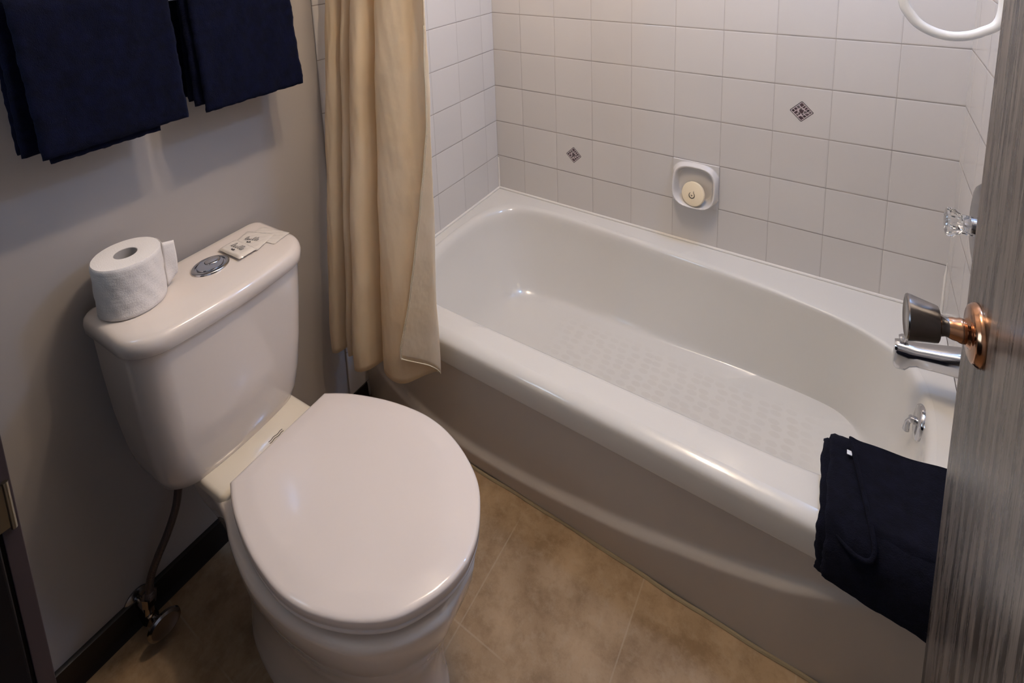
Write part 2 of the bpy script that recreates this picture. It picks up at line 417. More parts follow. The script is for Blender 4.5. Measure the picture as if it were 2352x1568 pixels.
mb.build('stem', M['chrome'], mx)
rows = []
for h, r, amp in ((.014, .017, 0), (.018, .021, .0), (.036, .020, .0015), (.044, .0235, .003), (.050, .028, .0035), (.058, .030, .002), (.062, .028, 0), (.064, .020, 0)):
    rows.append([(-h, (r + amp * math.cos(8 * a)) * math.cos(a), (r + amp * math.cos(8 * a)) * math.sin(a)) for a in np.linspace(0, 2 * PI, 49)[:-1]])
mb = MB(); mb.loops(rows, True, True, True)
mb.build('acrylic_handle', M['acrylic'], mx, angle=25)
hp = crom([(1.50, -.37, 1.90), (1.46, -.37, 1.84), (1.39, -.37, 1.66), (1.335, -.375, 1.42), (1.322, -.38, 1.31), (1.340, -.38, 1.263), (1.370, -.38, 1.238), (1.410, -.38, 1.228), (1.452, -.38, 1.240), (1.482, -.375, 1.275), (1.478, -.365, 1.40), (1.478, -.36, 1.70), (1.50, -.36, 1.76)], 10)
mb = MB(); mb.tube(hp, .0098, 16)
# fine rings of the plastic hose
tag(mb.build('shower_hose', M['white_plastic']), 'white plastic shower hose looping down at upper right', 'hose')

# ------------------------------------------------------------------ soap dish and soap
sd = thing('soap_dish', 'white ceramic wall soap dish set among the tiles', 'soap dish', (.817, 0, .5925))
Q = .0755
def dish(u, v):
    X = (u * 2 - 1); Z = (v * 2 - 1)
    ax, az = abs(X) / .93, abs(Z + .025) / .90
    rho = (ax ** 3.0 + az ** 3.0) ** (1 / 3.0)
    tz = (Z + 1) / 2
    H = .050 * (1 - tz) + .020 * tz
    if rho > 1:
        e = min(1, (rho - 1) / .12); h = .007 + (H - .007) * (1 - e) ** 1.1
    elif rho > .955:
        h = H + .001 * math.sin((rho - .955) / .045 * PI)
    else:
        e = min(1, (.955 - rho) / .20); e = e * e * (3 - 2 * e)
        inner = .006 + .010 * (1 - tz) * 0
        h = H + (inner - H) * e
    mgrow = 1.0
    # keep edges thin at the tile border
    return (X * Q * mgrow, -h, Z * Q)
n_ = 90
mb = MB(); G = mb.grid(dish, n_, n_)
# skirt from the edge of the dish back to the wall
edge = [G[i][0] for i in range(n_)] + [G[n_][j] for j in range(n_)] + [G[i][n_] for i in range(n_, 0, -1)] + [G[0][j] for j in range(n_, 0, -1)]
bk = [mb.vert((mb.v[k][0], 0, mb.v[k][2])) for k in edge]
for k in range(len(edge)):
    m_ = (k + 1) % len(edge); mb.face(edge[k], edge[m_], bk[m_], bk[k])
mb.build('dish_body', M['bullnose'], sd, angle=60)
so = thing('soap_bar', 'round cream soap bar with a dark ring emblem standing in the dish', 'soap', (.818, -.031, .5665))
so.scale = (1.12, 1, 1.12); so.rotation_euler = (math.radians(-16), 0, math.radians(-14))
mb = MB(); mb.lathe((0, .006, 0), (0, -1, 0), [(0, .030), (.002, .0345), (.005, .036), (.010, .036), (.013, .0345), (.0142, .031)], 48)
mb.build('soap_disc', M['soap'], so)
mb = MB()
arc = [(-.001 + .0085 * math.sin(a), -.0088, -.004 + .0085 * math.cos(a)) for a in np.linspace(.55, 2 * PI - .75, 30)]
mb.tube(arc, [.0006 + .0007 * math.sin(PI * i / 29) for i in range(30)], 6)
mb.tube([(.0030, -.0088, .0035), (.0034, -.0088, .007), (.0026, -.0088, .0095)], [.0008, .0006, .0003], 6)
mb.tube([(-.0045, -.0088, -.003), (-.001, -.0088, -.0055), (.002, -.0088, -.003)], [.0004, .0013, .0004], 6)
mb.build('emblem', M['ink'], so)

# ------------------------------------------------------------------ toilet
to = thing('toilet', 'white two-piece toilet with its lid closed against the painted wall', 'toilet', (0, -1.245, 0), math.radians(2.5))
def outline_round(x0, x1, hw, rf, rb, bulge=0, n=10, ny=14):
    """rounded outline, x back..front; front bulges"""
    pts = []
    def arc(cx, cy, r, a0, a1):
        for k in range(n + 1):
            a = a0 + (a1 - a0) * k / n; pts.append((cx + r * math.cos(a), cy + r * math.sin(a)))
    arc(x0 + rb, -hw + rb, rb, -PI, -PI / 2)
    arc(x1 - rf, -hw + rf, rf, -PI / 2, 0)
    for k in range(1, ny): pts.append((x1, -hw + rf + (2 * hw - 2 * rf) * k / ny))
    arc(x1 - rf, hw - rf, rf, 0, PI / 2)
    arc(x0 + rb, hw - rb, rb, PI / 2, PI)
    for k in range(1, ny): pts.append((x0, hw - rb - (2 * hw - 2 * rb) * k / ny))
    out = []
    for x, y in pts:
        t = max(0, (x - x0) / (x1 - x0))
        out.append((x + bulge * t * (1 - (y / hw) ** 2), y))
    return out
mb = MB(); rows = []
for z, x0, x1, hw, rf, rb, bu in ((.379, .05, .135, .085, .040, .02, .010), (.3795, .035, .155, .112, .045, .03, .012), (.385, .025, .168, .132, .05, .03, .013), (.400, .020, .177, .146, .05, .03, .014), (.425, .018, .182, .153, .05, .03, .015),
                                 (.47, .016, .187, .160, .05, .025, .016), (.55, .016, .192, .169, .05, .02, .017), (.65, .016, .197, .176, .05, .02, .018), (.738, .016, .200, .180, .05, .02, .018)):
    rows.append([(x, y, z) for x, y in outline_round(x0, x1, hw, rf, rb, bu)])
mb.loops(rows, True, True, True)
mb.build('tank', M['china'], to, angle=60)
mb = MB(); rows = []
for z, x0, x1, hw, rf, rb, bu in ((.734, .014, .200, .181, .055, .02, .018), (.7345, .010, .206, .186, .058, .022, .019), (.738, .009, .2085, .1885, .06, .022, .02), (.755, .009, .209, .189, .06, .022, .02),
                                 (.764, .010, .207, .187, .06, .022, .02), (.7695, .013, .203, .183, .057, .022, .019), (.7725, .020, .195, .175, .052, .02, .018), (.7735, .035, .175, .155, .045, .02, .015), (.774, .07, .12, .09, .02, .02, .005)):
    rows.append([(x, y, z) for x, y in outline_round(x0, x1, hw, rf, rb, bu)])
mb.loops(rows, True, True, True)
mb.build('tank_lid', M['china'], to, angle=60)
# dual flush button
bx, by = .101, .017
mb = MB(); rows = []
for r, z in ((.0335, .7735), (.0335, .7765), (.0315, .7785), (.0270, .7790), (.0262, .7765), (.0255, .7765)):
    rows.append([(bx + r * math.cos(a), by + r * 1.12 * math.sin(a), z) for a in np.linspace(0, 2 * PI, 49)[:-1]])
mb.loops(rows, True, False, True)
fb = mb.build('flush_button', M['chrome'], to, angle=50)
def half_button(name, pred, lift):
    # split of the disc by a curved line
    n = 40; ring = [(math.cos(a), math.sin(a)) for a in np.linspace(0, 2 * PI, n, endpoint=False)]
    mb = MB(); rows = []
    for s_, z in ((1, .7768), (1, .7795 + lift), (.93, .7812 + lift), (.6, .7822 + lift), (.1, .7826 + lift)):
        rows.append([(bx + .0245 * pred(c, d)[0] + (s_ - 1) * .0245 * (pred(c, d)[0] - pred(0, 0)[0]), by + .0275 * pred(c, d)[1] + (s_ - 1) * .0275 * (pred(c, d)[1] - pred(0, 0)[1]), z) for c, d in ring])
    mb.loops(rows, True, True, True)
    return mb.build(name, M['chrome'], fb, angle=50)
half_button('small_flush_pad', lambda c, d: (-.30 + .56 * c, .34 + .56 * d), .0002)
n = 64; poly = []
for a in np.linspace(0, 2 * PI, n, endpoint=False):
    x, y = .97 * math.cos(a), .97 * math.sin(a)
    if ((x + .30) / .60) ** 2 + ((y - .34) / .60) ** 2 >= 1: poly.append((a, x, y))
# keep order starting after the gap
gaps = [i for i in range(len(poly)) if (poly[i][0] - poly[i - 1][0]) % (2 * PI) > .3]
if gaps: poly = poly[gaps[0]:] + poly[:gaps[0]]
out = [(x, y) for _, x, y in poly]
x1, y1 = out[-1]; x0, y0 = out[0]
a1 = math.atan2((y1 - .34) / .60, (x1 + .30) / .60); a0 = math.atan2((y0 - .34) / .60, (x0 + .30) / .60)
while a0 > a1: a0 -= 2 * PI
for k in range(1, 24):
    a = a1 + (a0 - a1) * k / 24; out.append((-.30 + .60 * math.cos(a), .34 + .60 * math.sin(a)))
mb = MB(); mb.loops([[(bx + .0245 * x * s_, by + .0275 * y * s_, z) for x, y in out] for s_, z in ((1, .7768), (1, .7785), (.97, .7802))], True, True, True)
mb.build('large_flush_pad', M['chrome'], fb, angle=30)

# bowl
half = [(.150, .112), (.20, .110), (.27, .122), (.33, .146), (.41, .167), (.49, .172), (.57, .163), (.64, .143), (.69, .110), (.725, .070), (.743, .035), (.748, 0)]
hc = crom([(x, h, 0) for x, h in half], 6)
ped = [(.205, .052), (.215, .068), (.245, .083), (.30, .097), (.37, .107), (.45, .111), (.53, .107), (.59, .092), (.635, .066), (.658, .035), (.665, 0)]
pc = crom([(x, h, 0) for x, h in ped], 6)
def bowl_loop(wt, xo, ho, z, yo=0.012):
    """wt 1 = rim outline, 0 = pedestal outline; xo grows the front, ho the sides"""
    r = []
    for a, b in zip(hc, pc):
        x = b.x + (a.x - b.x) * wt; h = b.y + (a.y - b.y) * wt
        t = max(0, (x - .15) / .5)
        r.append((x + xo * t, max(h, 0) * (1 + ho)))
    return [(x, -h + yo, z) for x, h in r] + [(x, h + yo, z) for x, h in reversed(r[:-1])]
mb = MB()
spec = [(0.0, 0, .006, .05), (.012, 0, .006, .05), (.022, 0, .003, .03), (.045, 0, .0, .0), (.09, 0, -.002, -.02), (.15, .06, 0, -.02), (.20, .20, 0, -.01), (.245, .42, 0, 0), (.285, .66, 0, 0), (.32, .84, 0, 0), (.35, .95, 0, 0), (.368, .99, 0, 0), (.376, 1, 0, 0), (.383, 1, -.005, -.02), (.3865, 1, -.014, -.06), (.388, 1, -.05, -.2)]
rows = [bowl_loop(wt, xo, ho, z) for z, wt, xo, ho in spec]
mb.loops(rows, True, True, True)
mb.build('bowl', M['china'], to, angle=60)
# raised deck under the tank
mb = MB(); rows = []
for z, i_ in ((.380, 0), (.393, 0), (.398, .003), (.400, .008)):
    rows.append([(x, y + .010, z) for x, y in outline_round(.06 + i_, .262 - i_, .112 - i_, .02, .03, 0)])
mb.loops(rows, True, True, True); M['deck'] = mat('yellowed_china', (.74, .66, .52, 1), .12, coat=.3); mb.build('deck', M['deck'], to, angle=60)
# seat ring and lid
sh_ = [(.270, .114), (.325, .142), (.408, .168), (.490, .1805), (.552, .178), (.61, .163), (.66, .140), (.70, .111), (.73, .070), (.746, .035), (.752, 0)]
sc_ = crom([(x, h, 0) for x, h in sh_], 6)
def seat_loop(inset, z, xo=0, yo=.024):
    cx = .50; pts = []
    for p in sc_:
        kx = 1 - inset / .24; ky = 1 - inset / .18
        pts.append((cx + (p.x - cx) * kx + xo, p.y * ky))
    return [(x, -h + yo, z) for x, h in pts] + [(x, h + yo, z) for x, h in reversed(pts[:-1])]
mb = MB(); mb.loops([seat_loop(i_, z) for i_, z in ((.05, .4005), (.010, .4005), (.003, .4025), (.0015, .405), (.0015, .4095), (.004, .4118), (.03, .4125))], True, True, True)
mb.build('seat', M['seat'], to, angle=50)
mb = MB(); mb.loops([seat_loop(i_, z) for i_, z in ((.012, .4125), (.003, .4130), (.0005, .4155), (.0, .4290), (.001, .4315), (.004, .4335), (.009, .4346), (.018, .4362), (.028, .4382), (.035, .4393), (.041, .4398), (.10, .4405), (.16, .441))], True, True, True)
mb.build('seat_lid', M['seat'], to, angle=60)
for bx_, by_ in ((.40, -.115), (.40, .163), (.66, -.075), (.66, .123)):
    mb = MB(); mb.lathe((bx_, by_, .386), (0, 0, 1), [(0, .008), (.0155, .007)], 16); mb.build('seat_bumper', M['seat'], to)
# hinge caps
for s_ in (-1, 1):
    mb = MB(); mb.lathe((.262, .024 + s_ * .062, .399), (0, 0, 1), [(0, .011), (.007, .011), (.010, .007)], 20)
    mb.build('seat_hinge', M['china'], to)
# three wavy lines of the maker's mark
mb = MB()
for k in range(3):
    pts = [(.234 + k * .0055, .016 + t * .034 - k * .001, .4006 + .0) for t in np.linspace(0, 1, 12)]
    pts = [(x + .0011 * math.sin(i * 1.15), y, z) for i, (x, y, z) in enumerate(pts)]
    rows = []
    for (x, y, z) in pts: rows.append([(x - .0009, y, z), (x + .0009, y, z)])
    mb.loops(rows, False)
mb.build('maker_mark', M['ink'], to, smooth=False)

# ------------------------------------------------------------------ water supply valve
sv = thing('supply_valve', 'small metal water shutoff valve on the wall beside the toilet', 'valve', (0, -1.418, .052))
mb = MB(); mb.lathe((-.006, 0, 0), (1, 0, 0), [(0, .026), (.003, .026), (.006, .020), (.008, .010)], 28)
e_ = mb.build('escutcheon', M['dull_chrome'], sv)
mb = MB(); mb.tube([(0, 0, 0), (.045, 0, 0)], .0085, 14); mb.lathe((.030, 0, 0), (1, 0, 0), [(0, .013), (.028, .0145), (.036, .012)], 6)
mb.tube([(.052, 0, 0), (.052, .003, .045)], .0095, 14); mb.lathe((.052, .003, .030), (0, .05, 1), [(0, .013), (.020, .013)], 6)
mb.tube([(.050, 0, 0), (.092, .009, .004)], .007, 12)
mb.build('valve_body', M['valve_metal'], sv, angle=30)
mb = MB(); rows = []
ax = Vector((1, -.12, .14)).normalized(); u = Vector((0, 1, .1)).normalized(); u = (u - ax * u.dot(ax)).normalized(); w = ax.cross(u)
cc_ = Vector((.088, .010, .002))
for h, r in ((0, .6), (.001, .9), (.005, 1), (.010, .98), (.013, .8), (.011, .5), (.010, .2)):
    rows.append([cc_ + ax * h + u * (.031 * r * math.cos(a)) + w * (.025 * r * math.sin(a)) for a in np.linspace(0, 2 * PI, 40, endpoint=False)])
mb.loops(rows, True, True, True); mb.build('oval_handle', M['valve_metal'], sv)
hs = crom([(.052, -1.412, .100), (.055, -1.406, .140), (.070, -1.392, .190), (.080, -1.373, .232), (.085, -1.352, .280), (.086, -1.340, .330), (.086, -1.337, .365), (.086, -1.337, .3795)], 8)
mb = MB(); mb.tube(hs, .0078, 14); mb.lathe(hs[0] + Vector((0, 0, -.012)), (.1, .1, 1), [(0, .012), (.018, .012), (.024, .008)], 6)
m = M['braid'] = mat('braided_supply_hose', (.13, .10, .09, 1), .45, .6); n = N(m)
wv = n.new('ShaderNodeTexWave', Scale=160, Distortion=2.0); n.link(n.coord(), wv.inputs['Vector']); n.bump(wv.outputs['Fac'], .5, .001)
tag(mb.build('supply_hose', M['braid'], angle=60), 'dark braided water hose rising from the valve to the tank', 'hose')

# ------------------------------------------------------------------ toilet paper
tp = thing('toilet_paper_roll', 'white toilet paper roll standing on the left end of the tank lid', 'toilet paper', (.080, -1.362, .7742), .3)
mb = MB(); n = 72; R_, H_ = .0565, .105
def ring(r, z, wob=0): return [((r + wob * hnoise(3 * math.cos(a) * 2, 3 * math.sin(a) * 2 + z * 60, 1)) * math.cos(a), (r + wob * hnoise(3 * math.cos(a) * 2, 3 * math.sin(a) * 2 + z * 60, 1)) * math.sin(a), z) for a in np.linspace(0, 2 * PI, n, endpoint=False)]
rows = [ring(.0195, .0), ring(R_ - .003, 0), ring(R_, .003, .0006)] + [ring(R_, z, .0012) for z in np.linspace(.01, H_ - .01, 12)] + [ring(R_, H_ - .003, .0006), ring(R_ - .002, H_, .0003), ring(.040, H_ + .0006, 0), ring(.028, H_ + .0006), ring(.0195, H_)]
mb.loops(rows, True); mb.build('paper_roll', M['paper'], tp, angle=50)
mb = MB(); mb.loops([ring(.0195, 0), ring(.0195, H_ - .0003), ring(.0185, H_ - .0003), ring(.0185, 0)], True)
mb.build('card_core', M['paper_core'], tp, angle=30)
# loose end of the paper, standing off the roll on its right
rows = []
for k in range(14):
    t = k / 13
    # leaves the roll on its far right side and stands off to the right
    if t < .35:
        a = math.radians(118 - 17 - (t / .35) * 24); q = Vector((R_ + .0012) * math.cos(a) * Vector((1, 0, 0)) + (R_ + .0012) * math.sin(a) * Vector((0, 1, 0)))
    else:
        a = math.radians(77); q = Vector(((R_ + .0012) * math.cos(a), (R_ + .0012) * math.sin(a), 0)) + Vector((.05, .99, 0)).normalized() * (.023 * (t - .35) / .65)
    z0 = .002 + .030 * max(0, t - .3); z1 = H_ - .002 - .010 * t
    q = Matrix.Rotation(-.3, 3, 'Z') @ q
    rows.append([(q.x + .0012 * math.sin(z * 70 + k * .3), q.y, z) for z in np.linspace(z0, z1, 12)])
mb = MB(); mb.loops(rows, False); mb.build('loose_sheet', M['paper'], tp, angle=180, solid=.0006)

# ------------------------------------------------------------------ soap sachets
def script(mb, ox, oy, sc, z, seed):
    """a line of cursive loops, like the printed script on the sachets"""
    rnd = random.Random(seed); x = 0; pts = []
    for k in range(6):
        tall = 1.0 if k in (0, 3, 4) else .45
        for a in np.linspace(-PI / 2, 1.5 * PI, 12):
            pts.append((x + .22 * math.cos(a) + (a + PI / 2) * .06 + tall * .15 * (math.sin(a) + 1), tall * .5 * (math.sin(a) + 1)))
        x += .44 + .1 * rnd.random()
    P = [(ox + (p[0] - 1.5) * sc, oy + (p[1] - .4) * sc) for p in pts]
    for (a, b), (c, d) in zip(P[:-1], P[1:]):
        dx, dy = c - a, d - b; l = math.hypot(dx, dy) or 1; nx_, ny_ = -dy / l * .00045, dx / l * .00045
        mb.face(*[mb.vert(q) for q in ((a - nx_, b - ny_, z), (a + nx_, b + ny_, z), (c + nx_, d + ny_, z), (c - nx_, d - ny_, z))])
def sachet(loc, rz, hx, hy, th, label, pillow=True, tilt=0, lines=1, seed=1):
    s_ = thing('soap_sachet', label, 'sachet', loc, rz, 'soap sachets on the tank lid'); s_.rotation_euler = (tilt, 0, rz)
    NU = 26
    def f(sign):
        def g(u, v):
            x = (u * 2 - 1); y = (v * 2 - 1)
            e = max(0, 1 - abs(x) ** 6) * max(0, 1 - abs(y) ** 6)
            wr = .0005 * hnoise(x * 5, y * 5, seed)
            flat = .0005
            z = flat + (th * min(1, e * 1.4) + wr if sign > 0 else 0)
            return (x * hx, y * hy, z)
        return g
    mb = MB(); mb.grid(f(1), NU, NU); mb.grid(lambda u, v: ((u * 2 - 1) * hx, (v * 2 - 1) * hy, 0), 1, 1)
    b_ = mb.build('sachet_film', M['sachet'], s_, angle=50)
    if lines:
        mb = MB()
        script(mb, 0, .002, hx * .34, th + .0015, seed)
        script(mb, 0, -.010, hx * .10, th + .0015, seed + 4)
        mb.build('printed_script', M['ink'], s_, smooth=False)
    return s_
sachet((.101, -1.090, .7744), math.radians(12), .043, .024, .0010, 'flat white sachet farthest right on the tank lid, under the other sachets', lines=0, seed=7)
sachet((.092, -1.124, .7760), math.radians(22), .037, .033, .0026, 'middle white sachet with dark script overlapping the far one on the tank lid', lines=1, seed=3)
sachet((.1005, -1.163, .7792), math.radians(3), .0385, .021, .0048, 'nearest plump white sachet with dark script beside the flush button', lines=1, tilt=0, seed=5)

# ------------------------------------------------------------------ towel bar and towels
tb = thing('towel_bar', 'pale towel bar on the wall mostly hidden by two navy towels', 'towel bar', (0, -1.2, 1.36))
mb = MB(); mb.box(.050, .064, -.34, .30, -.011, .011); mb.build('bar', M['bar_plastic'], tb, bevel=.003)
for y in (-.33, .29):
    mb = MB(); mb.box(-.008, .066, y - .012, y + .012, -.02, .02); mb.build('bracket', M['bar_plastic'], tb, bevel=.004)
def towel(name, label, layers, seed):
    """layers: (ytop0,ytop1,ybot0,ybot1,zfront,zback,r,thick)"""
    mb = MB()
    for li, (ya, yb, yc, yd, zf, zb, r, th, flare) in enumerate(layers):
        bx, bz = .057, 1.362
        def path(t):
            # t 0..1 from back bottom over the bar to the front bottom
            Lb = bz - zb; La = PI * r; Lf = bz - zf; T = Lb + La + Lf; s = t * T
            if s < Lb: return (bx - r, zb + s, -1)
            if s < Lb + La:
                a = PI - (s - Lb) / r; return (bx + r * math.cos(a), bz + r * math.sin(a), 0)
            q = s - Lb - La
            return (bx + r + flare * (q / Lf), bz - q, 1)
        def sheet(off):
            def g(u, v):
                x, z, side = path(u)
                x2, z2, _ = path(min(1, u + .001)); x1, z1, _ = path(max(0, u - .001))
                tx, tz = x2 - x1, z2 - z1; l = math.hypot(tx, tz) or 1
                nx_, nz_ = tz / l, -tx / l
                zz = min(1, max(0, (bz - z) / (bz - 1.1)))
                y0 = ya + (yc - ya) * zz; y1 = yb + (yd - yb) * zz
                e = 1 - abs(v * 2 - 1); rnd = min(1, e / .035) ** .5 * min(1, (1 - abs(u * 2 - 1)) / .02 + .15) ** .5
                y = y0 + (y1 - y0) * v + .0018 * hnoise(u * 30, v * 2, seed + li)
                wv_ = .0022 * hnoise(v * 9 + li, z * 11, seed)
                o = off * th / 2 * (.25 + .75 * rnd) + wv_
                x_ = x - nx_ * o; z_ = z - nz_ * o
                x_ = max(x_, .001 + .002 * (off < 0))
                z_ += .0016 * hnoise(v * 14, u * 3, seed + 5) * (1 if u > .97 or u < .03 else 0)
                return (x_, y, z_)
            return g
        nu, nv = 90, 40
        A = mb.grid(sheet(1), nu, nv); B = mb.grid(sheet(-1), nu, nv)
        for i in range(nu):
            mb.face(A[i][0], A[i + 1][0], B[i + 1][0], B[i][0]); mb.face(A[i][nv], B[i][nv], B[i + 1][nv], A[i + 1][nv])
        for j in range(nv):
            mb.face(A[0][j], B[0][j], B[0][j + 1], A[0][j + 1]); mb.face(A[nu][j], A[nu][j + 1], B[nu][j + 1], B[nu][j])
    return tag(mb.build(name, M['navy'], angle=80), label, 'towel', 'navy towels hanging on the towel bar')
towel('hanging_towel', 'larger navy terry towel hanging left on the bar, above the toilet paper', [
    (-1.482, -1.232, -1.478, -1.262, 1.118, 1.118, .0130, .010, .000),
    (-1.464, -1.230, -1.446, -1.272, 1.098, 1.125, .0235, .010, .002),
    (-1.468, -1.229, -1.459, -1.222, 1.112, 1.130, .0345, .010, .004)], 1)
towel('hanging_towel', 'smaller navy terry towel hanging right on the bar, beside the shower curtain', [
    (-1.203, -.972, -1.207, -.968, 1.135, 1.14, .0130, .010, .000),
    (-1.204, -.968, -1.200, -.962, 1.124, 1.15, .0235, .010, .001),
    (-1.194, -.964, -1.186, -.951, 1.109, 1.15, .0345, .010, .004)], 2)

# ------------------------------------------------------------------ shower curtain
top = [(.040, -.760), (.034, -.790), (.039, -.815), (.056, -.822), (.074, -.812), (.0815, -.752), (.088, -.795), (.100, -.815), (.114, -.808), (.1195, -.755), (.127, -.800), (.155, -.828), (.190, -.822), (.2045, -.738),
       (.214, -.802), (.245, -.825), (.285, -.822), (.318, -.808), (.335, -.790), (.350, -.786), (.364, -.790), (.372, -.798), (.376, -.803), (.374, -.808)]
bot = [(.034, -.850), (.023, -.870), (.025, -.895), (.047, -.912), (.070, -.900), (.0775, -.822), (.084, -.872), (.097, -.898), (.112, -.893), (.1185, -.825), (.126, -.882), (.155, -.925), (.190, -.905), (.2055, -.806),
       (.216, -.872), (.240, -.893), (.268, -.898), (.296, -.886), (.318, -.862), (.338, -.836), (.352, -.812), (.362, -.815), (.356, -.845), (.308, -.898)]
NP = 8
def interp_path(w, flapw):
    P = []
    for i, (a, b) in enumerate(zip(top, bot)):
        k = w if i < 20 else flapw
        P.append((a[0] + (b[0] - a[0]) * (w if i < 22 else k), a[1] + (b[1] - a[1]) * (w if i < 22 else k), 0))
    return crom(P, NP)
ZT, ZB = 2.02, .300
rows = []
NZ = 110
for k in range(NZ + 1):
    t = k / NZ
    zc = ZT + (ZB - ZT) * t
    w = min(1, max(0, (1.32 - zc) / (1.32 - .36))); w = w ** .85
    fw = min(1, max(0, (1.15 - zc) / (1.15 - .33))) ** 1.7
    P = interp_path(w, fw)
    nP = len(P); row = []
    for i, p in enumerate(P):
        s = i / (nP - 1)
        zb = ZB + .004 * math.sin(s * 40)
        if s > .90: zb += .085 * ((s - .90) / .10) ** 1.2
        z = ZT + (zb - ZT) * t
        wob = .0030 * hnoise(s * 22, z * 7, 2) * min(1, 4 * (1 - t) + .4)
        row.append((p.x + wob * .6, p.y + wob, z))
    rows.append(row)
cu = thing('shower_curtain', 'cream satin shower curtain gathered at the left end of the tub', 'curtain', (0, 0, 0))
mb = MB(); mb.loops(rows, False); mb.build('curtain_panel', M['curtain'], cu, angle=180, solid=.0012)
# stitched hem along the free edge and the bottom of the flap
hem = [r[-1] for r in rows if r[-1][2] < 1.25]
mb = MB()
pts = [(x + .0005, y - .0012, z) for x, y, z in hem]
mb.tube(pts, .0010, 6)
for i in range(len(pts) * 4):
    t = i / (len(pts) * 4 - 1) * (len(pts) - 1); a = int(t); b = min(a + 1, len(pts) - 1); f = t - a
    p = Vector(pts[a]).lerp(Vector(pts[b]), f)
    q = p + Vector((.005, -.001, 0)); mb.lathe(q + Vector((0, 0, -.0012)), (0, 0, 1), [(0, .0005), (.0010, .0011), (.0022, .0005)], 6)
br = [Vector(p) for p in rows[-1][-26:]]
mb.tube([p + Vector((0, -.0008, .001)) for p in br], .0013, 6)
mb.build('hem', M['hem'], cu, angle=60)

# ------------------------------------------------------------------ bath mat over the rim
bm_ = thing('bath_mat', 'dark navy folded bath mat draped over the tub rim beside the door', 'bath mat', (0, 0, 0))
def cross(layer):
    base = [(-.592, .352), (-.596, .378), (-.612, .392), (-.66, .398), (-.70, .398), (-.745, .396), (-.775, .388), (-.790, .368), (-.794, .340), (-.796, .31), (-.796, .285)]
    return crom([(0, y, z) for y, z in base], 8)
def mat_layer(mb, x0, x1, off, th, zcut, seed, y_in=-.592, left_slope=0):
    P = cross(0); nP = len(P)
    nrm = []
    for i in range(nP):
        a = P[max(i - 1, 0)]; b = P[min(i + 1, nP - 1)]; t = (b - a).normalized(); nrm.append(Vector((0, t.z, -t.y)))
    def sheet(sgn):
        def g(u, v):
            f = u * (nP - 1); i = min(int(f), nP - 2); fr = f - i
            p = P[i].lerp(P[i + 1], fr); nn = nrm[i].lerp(nrm[i + 1], fr).normalized()
            if nn.z < 0 and nn.y > 0: nn = -nn
            e = min(1, (1 - abs(v * 2 - 1)) / .06) ** .5 * min(1, (1 - abs(u * 2 - 1)) / .05 + .1) ** .5
            o = off + sgn * th / 2 * (.3 + .7 * e) + .0022 * hnoise(v * 8, u * 7, seed)
            x = x0 + (x1 - x0) * v + .004 * hnoise(u * 9, v * 3, seed + 1) + left_slope * u * (1 - v)
            q = p + nn * o
            z = q.z
            if u > .72: z = z + (zcut + .012 * (.5 - v) * 2 - .285) * ((u - .72) / .28)
            return (x, q.y, z)
        return g
    nu, nv = 70, 30
    A = mb.grid(sheet(1), nu, nv); B = mb.grid(sheet(-1), nu, nv)
    for i in range(nu):
        mb.face(A[i][0], A[i + 1][0], B[i + 1][0], B[i][0]); mb.face(A[i][nv], B[i][nv], B[i + 1][nv], A[i + 1][nv])
    for j in range(nv):
        mb.face(A[0][j], B[0][j], B[0][j + 1], A[0][j + 1]); mb.face(A[nu][j], A[nu][j + 1], B[nu][j + 1], B[nu][j])
mb = MB()
mat_layer(mb, 1.245, 1.452, -.014, .012, .298, 1)
mat_layer(mb, 1.240, 1.455, .000, .013, .292, 2)
mat_layer(mb, 1.252, 1.458, .0145, .013, .300, 3)
mb.build('mat_layers', M['navy_mat'], bm_, angle=80)
# folded-back corner on top
mb = MB()
cor = [(1.285, -.612), (1.46, -.575), (1.46, -.72), (1.345, -.800), (1.322, -.795), (1.300, -.735)]
def lap(u, v):
    # u from inner edge to front, v across
    yl = -.612 + (-.802 + .612) * u
    xl = 1.285 + .040 * u
    x = xl + (1.462 - xl) * v
    y = yl + .02 * v
    z = .428 - .010 * u
    if y < -.775: z -= (-.775 - y) * 1.4 + .006
    z += .004 * math.sin(v * 9 + u * 4) * v + .005 * math.exp(-((v) / .06) ** 2)
    return (x, y, z)
A = mb.grid(lap, 30, 30); B = mb.grid(lambda u, v: tuple(np.array(lap(u, v)) - np.array([-.002, 0, .009])), 30, 30)
for i in range(30):
    mb.face(A[i][0], A[i + 1][0], B[i + 1][0], B[i][0]); mb.face(A[i][30], B[i][30], B[i + 1][30], A[i + 1][30])
    mb.face(A[0][i], B[0][i], B[0][i + 1], A[0][i + 1]); mb.face(A[30][i], A[30][i + 1], B[30][i + 1], B[30][i])
# rolled front hem of the flap
ed_ = crom([(1.262, -.788, .396), (1.276, -.801, .393), (1.300, -.811, .388), (1.320, -.811, .391), (1.327, -.800, .404), (1.322, -.778, .418), (1.309, -.720, .4255), (1.296, -.660, .429), (1.285, -.612, .430)], 6)
mb.tube(ed_, [.0008 + .0030 * min(1, i / 10) * min(1, (len(ed_) - 1 - i) / 4 + .3) for i in range(len(ed_))], 10)
mb.build('folded_corner', M['navy_mat'], bm_, angle=80)
mb = MB(); mb.box(1.281, 1.2895, -.652, -.642, .4265, .4278); mb.build('care_tag', M['white_plastic'], bm_, smooth=False)

# ------------------------------------------------------------------ door
door = bpy.data.objects.new('door_1', None); C.objects.link(door); struct(door, 'open grey-brown wooden door at the right edge')
door.location = (1.384, -.930, 0); door.rotation_euler = (0, 0, math.radians(3.0))
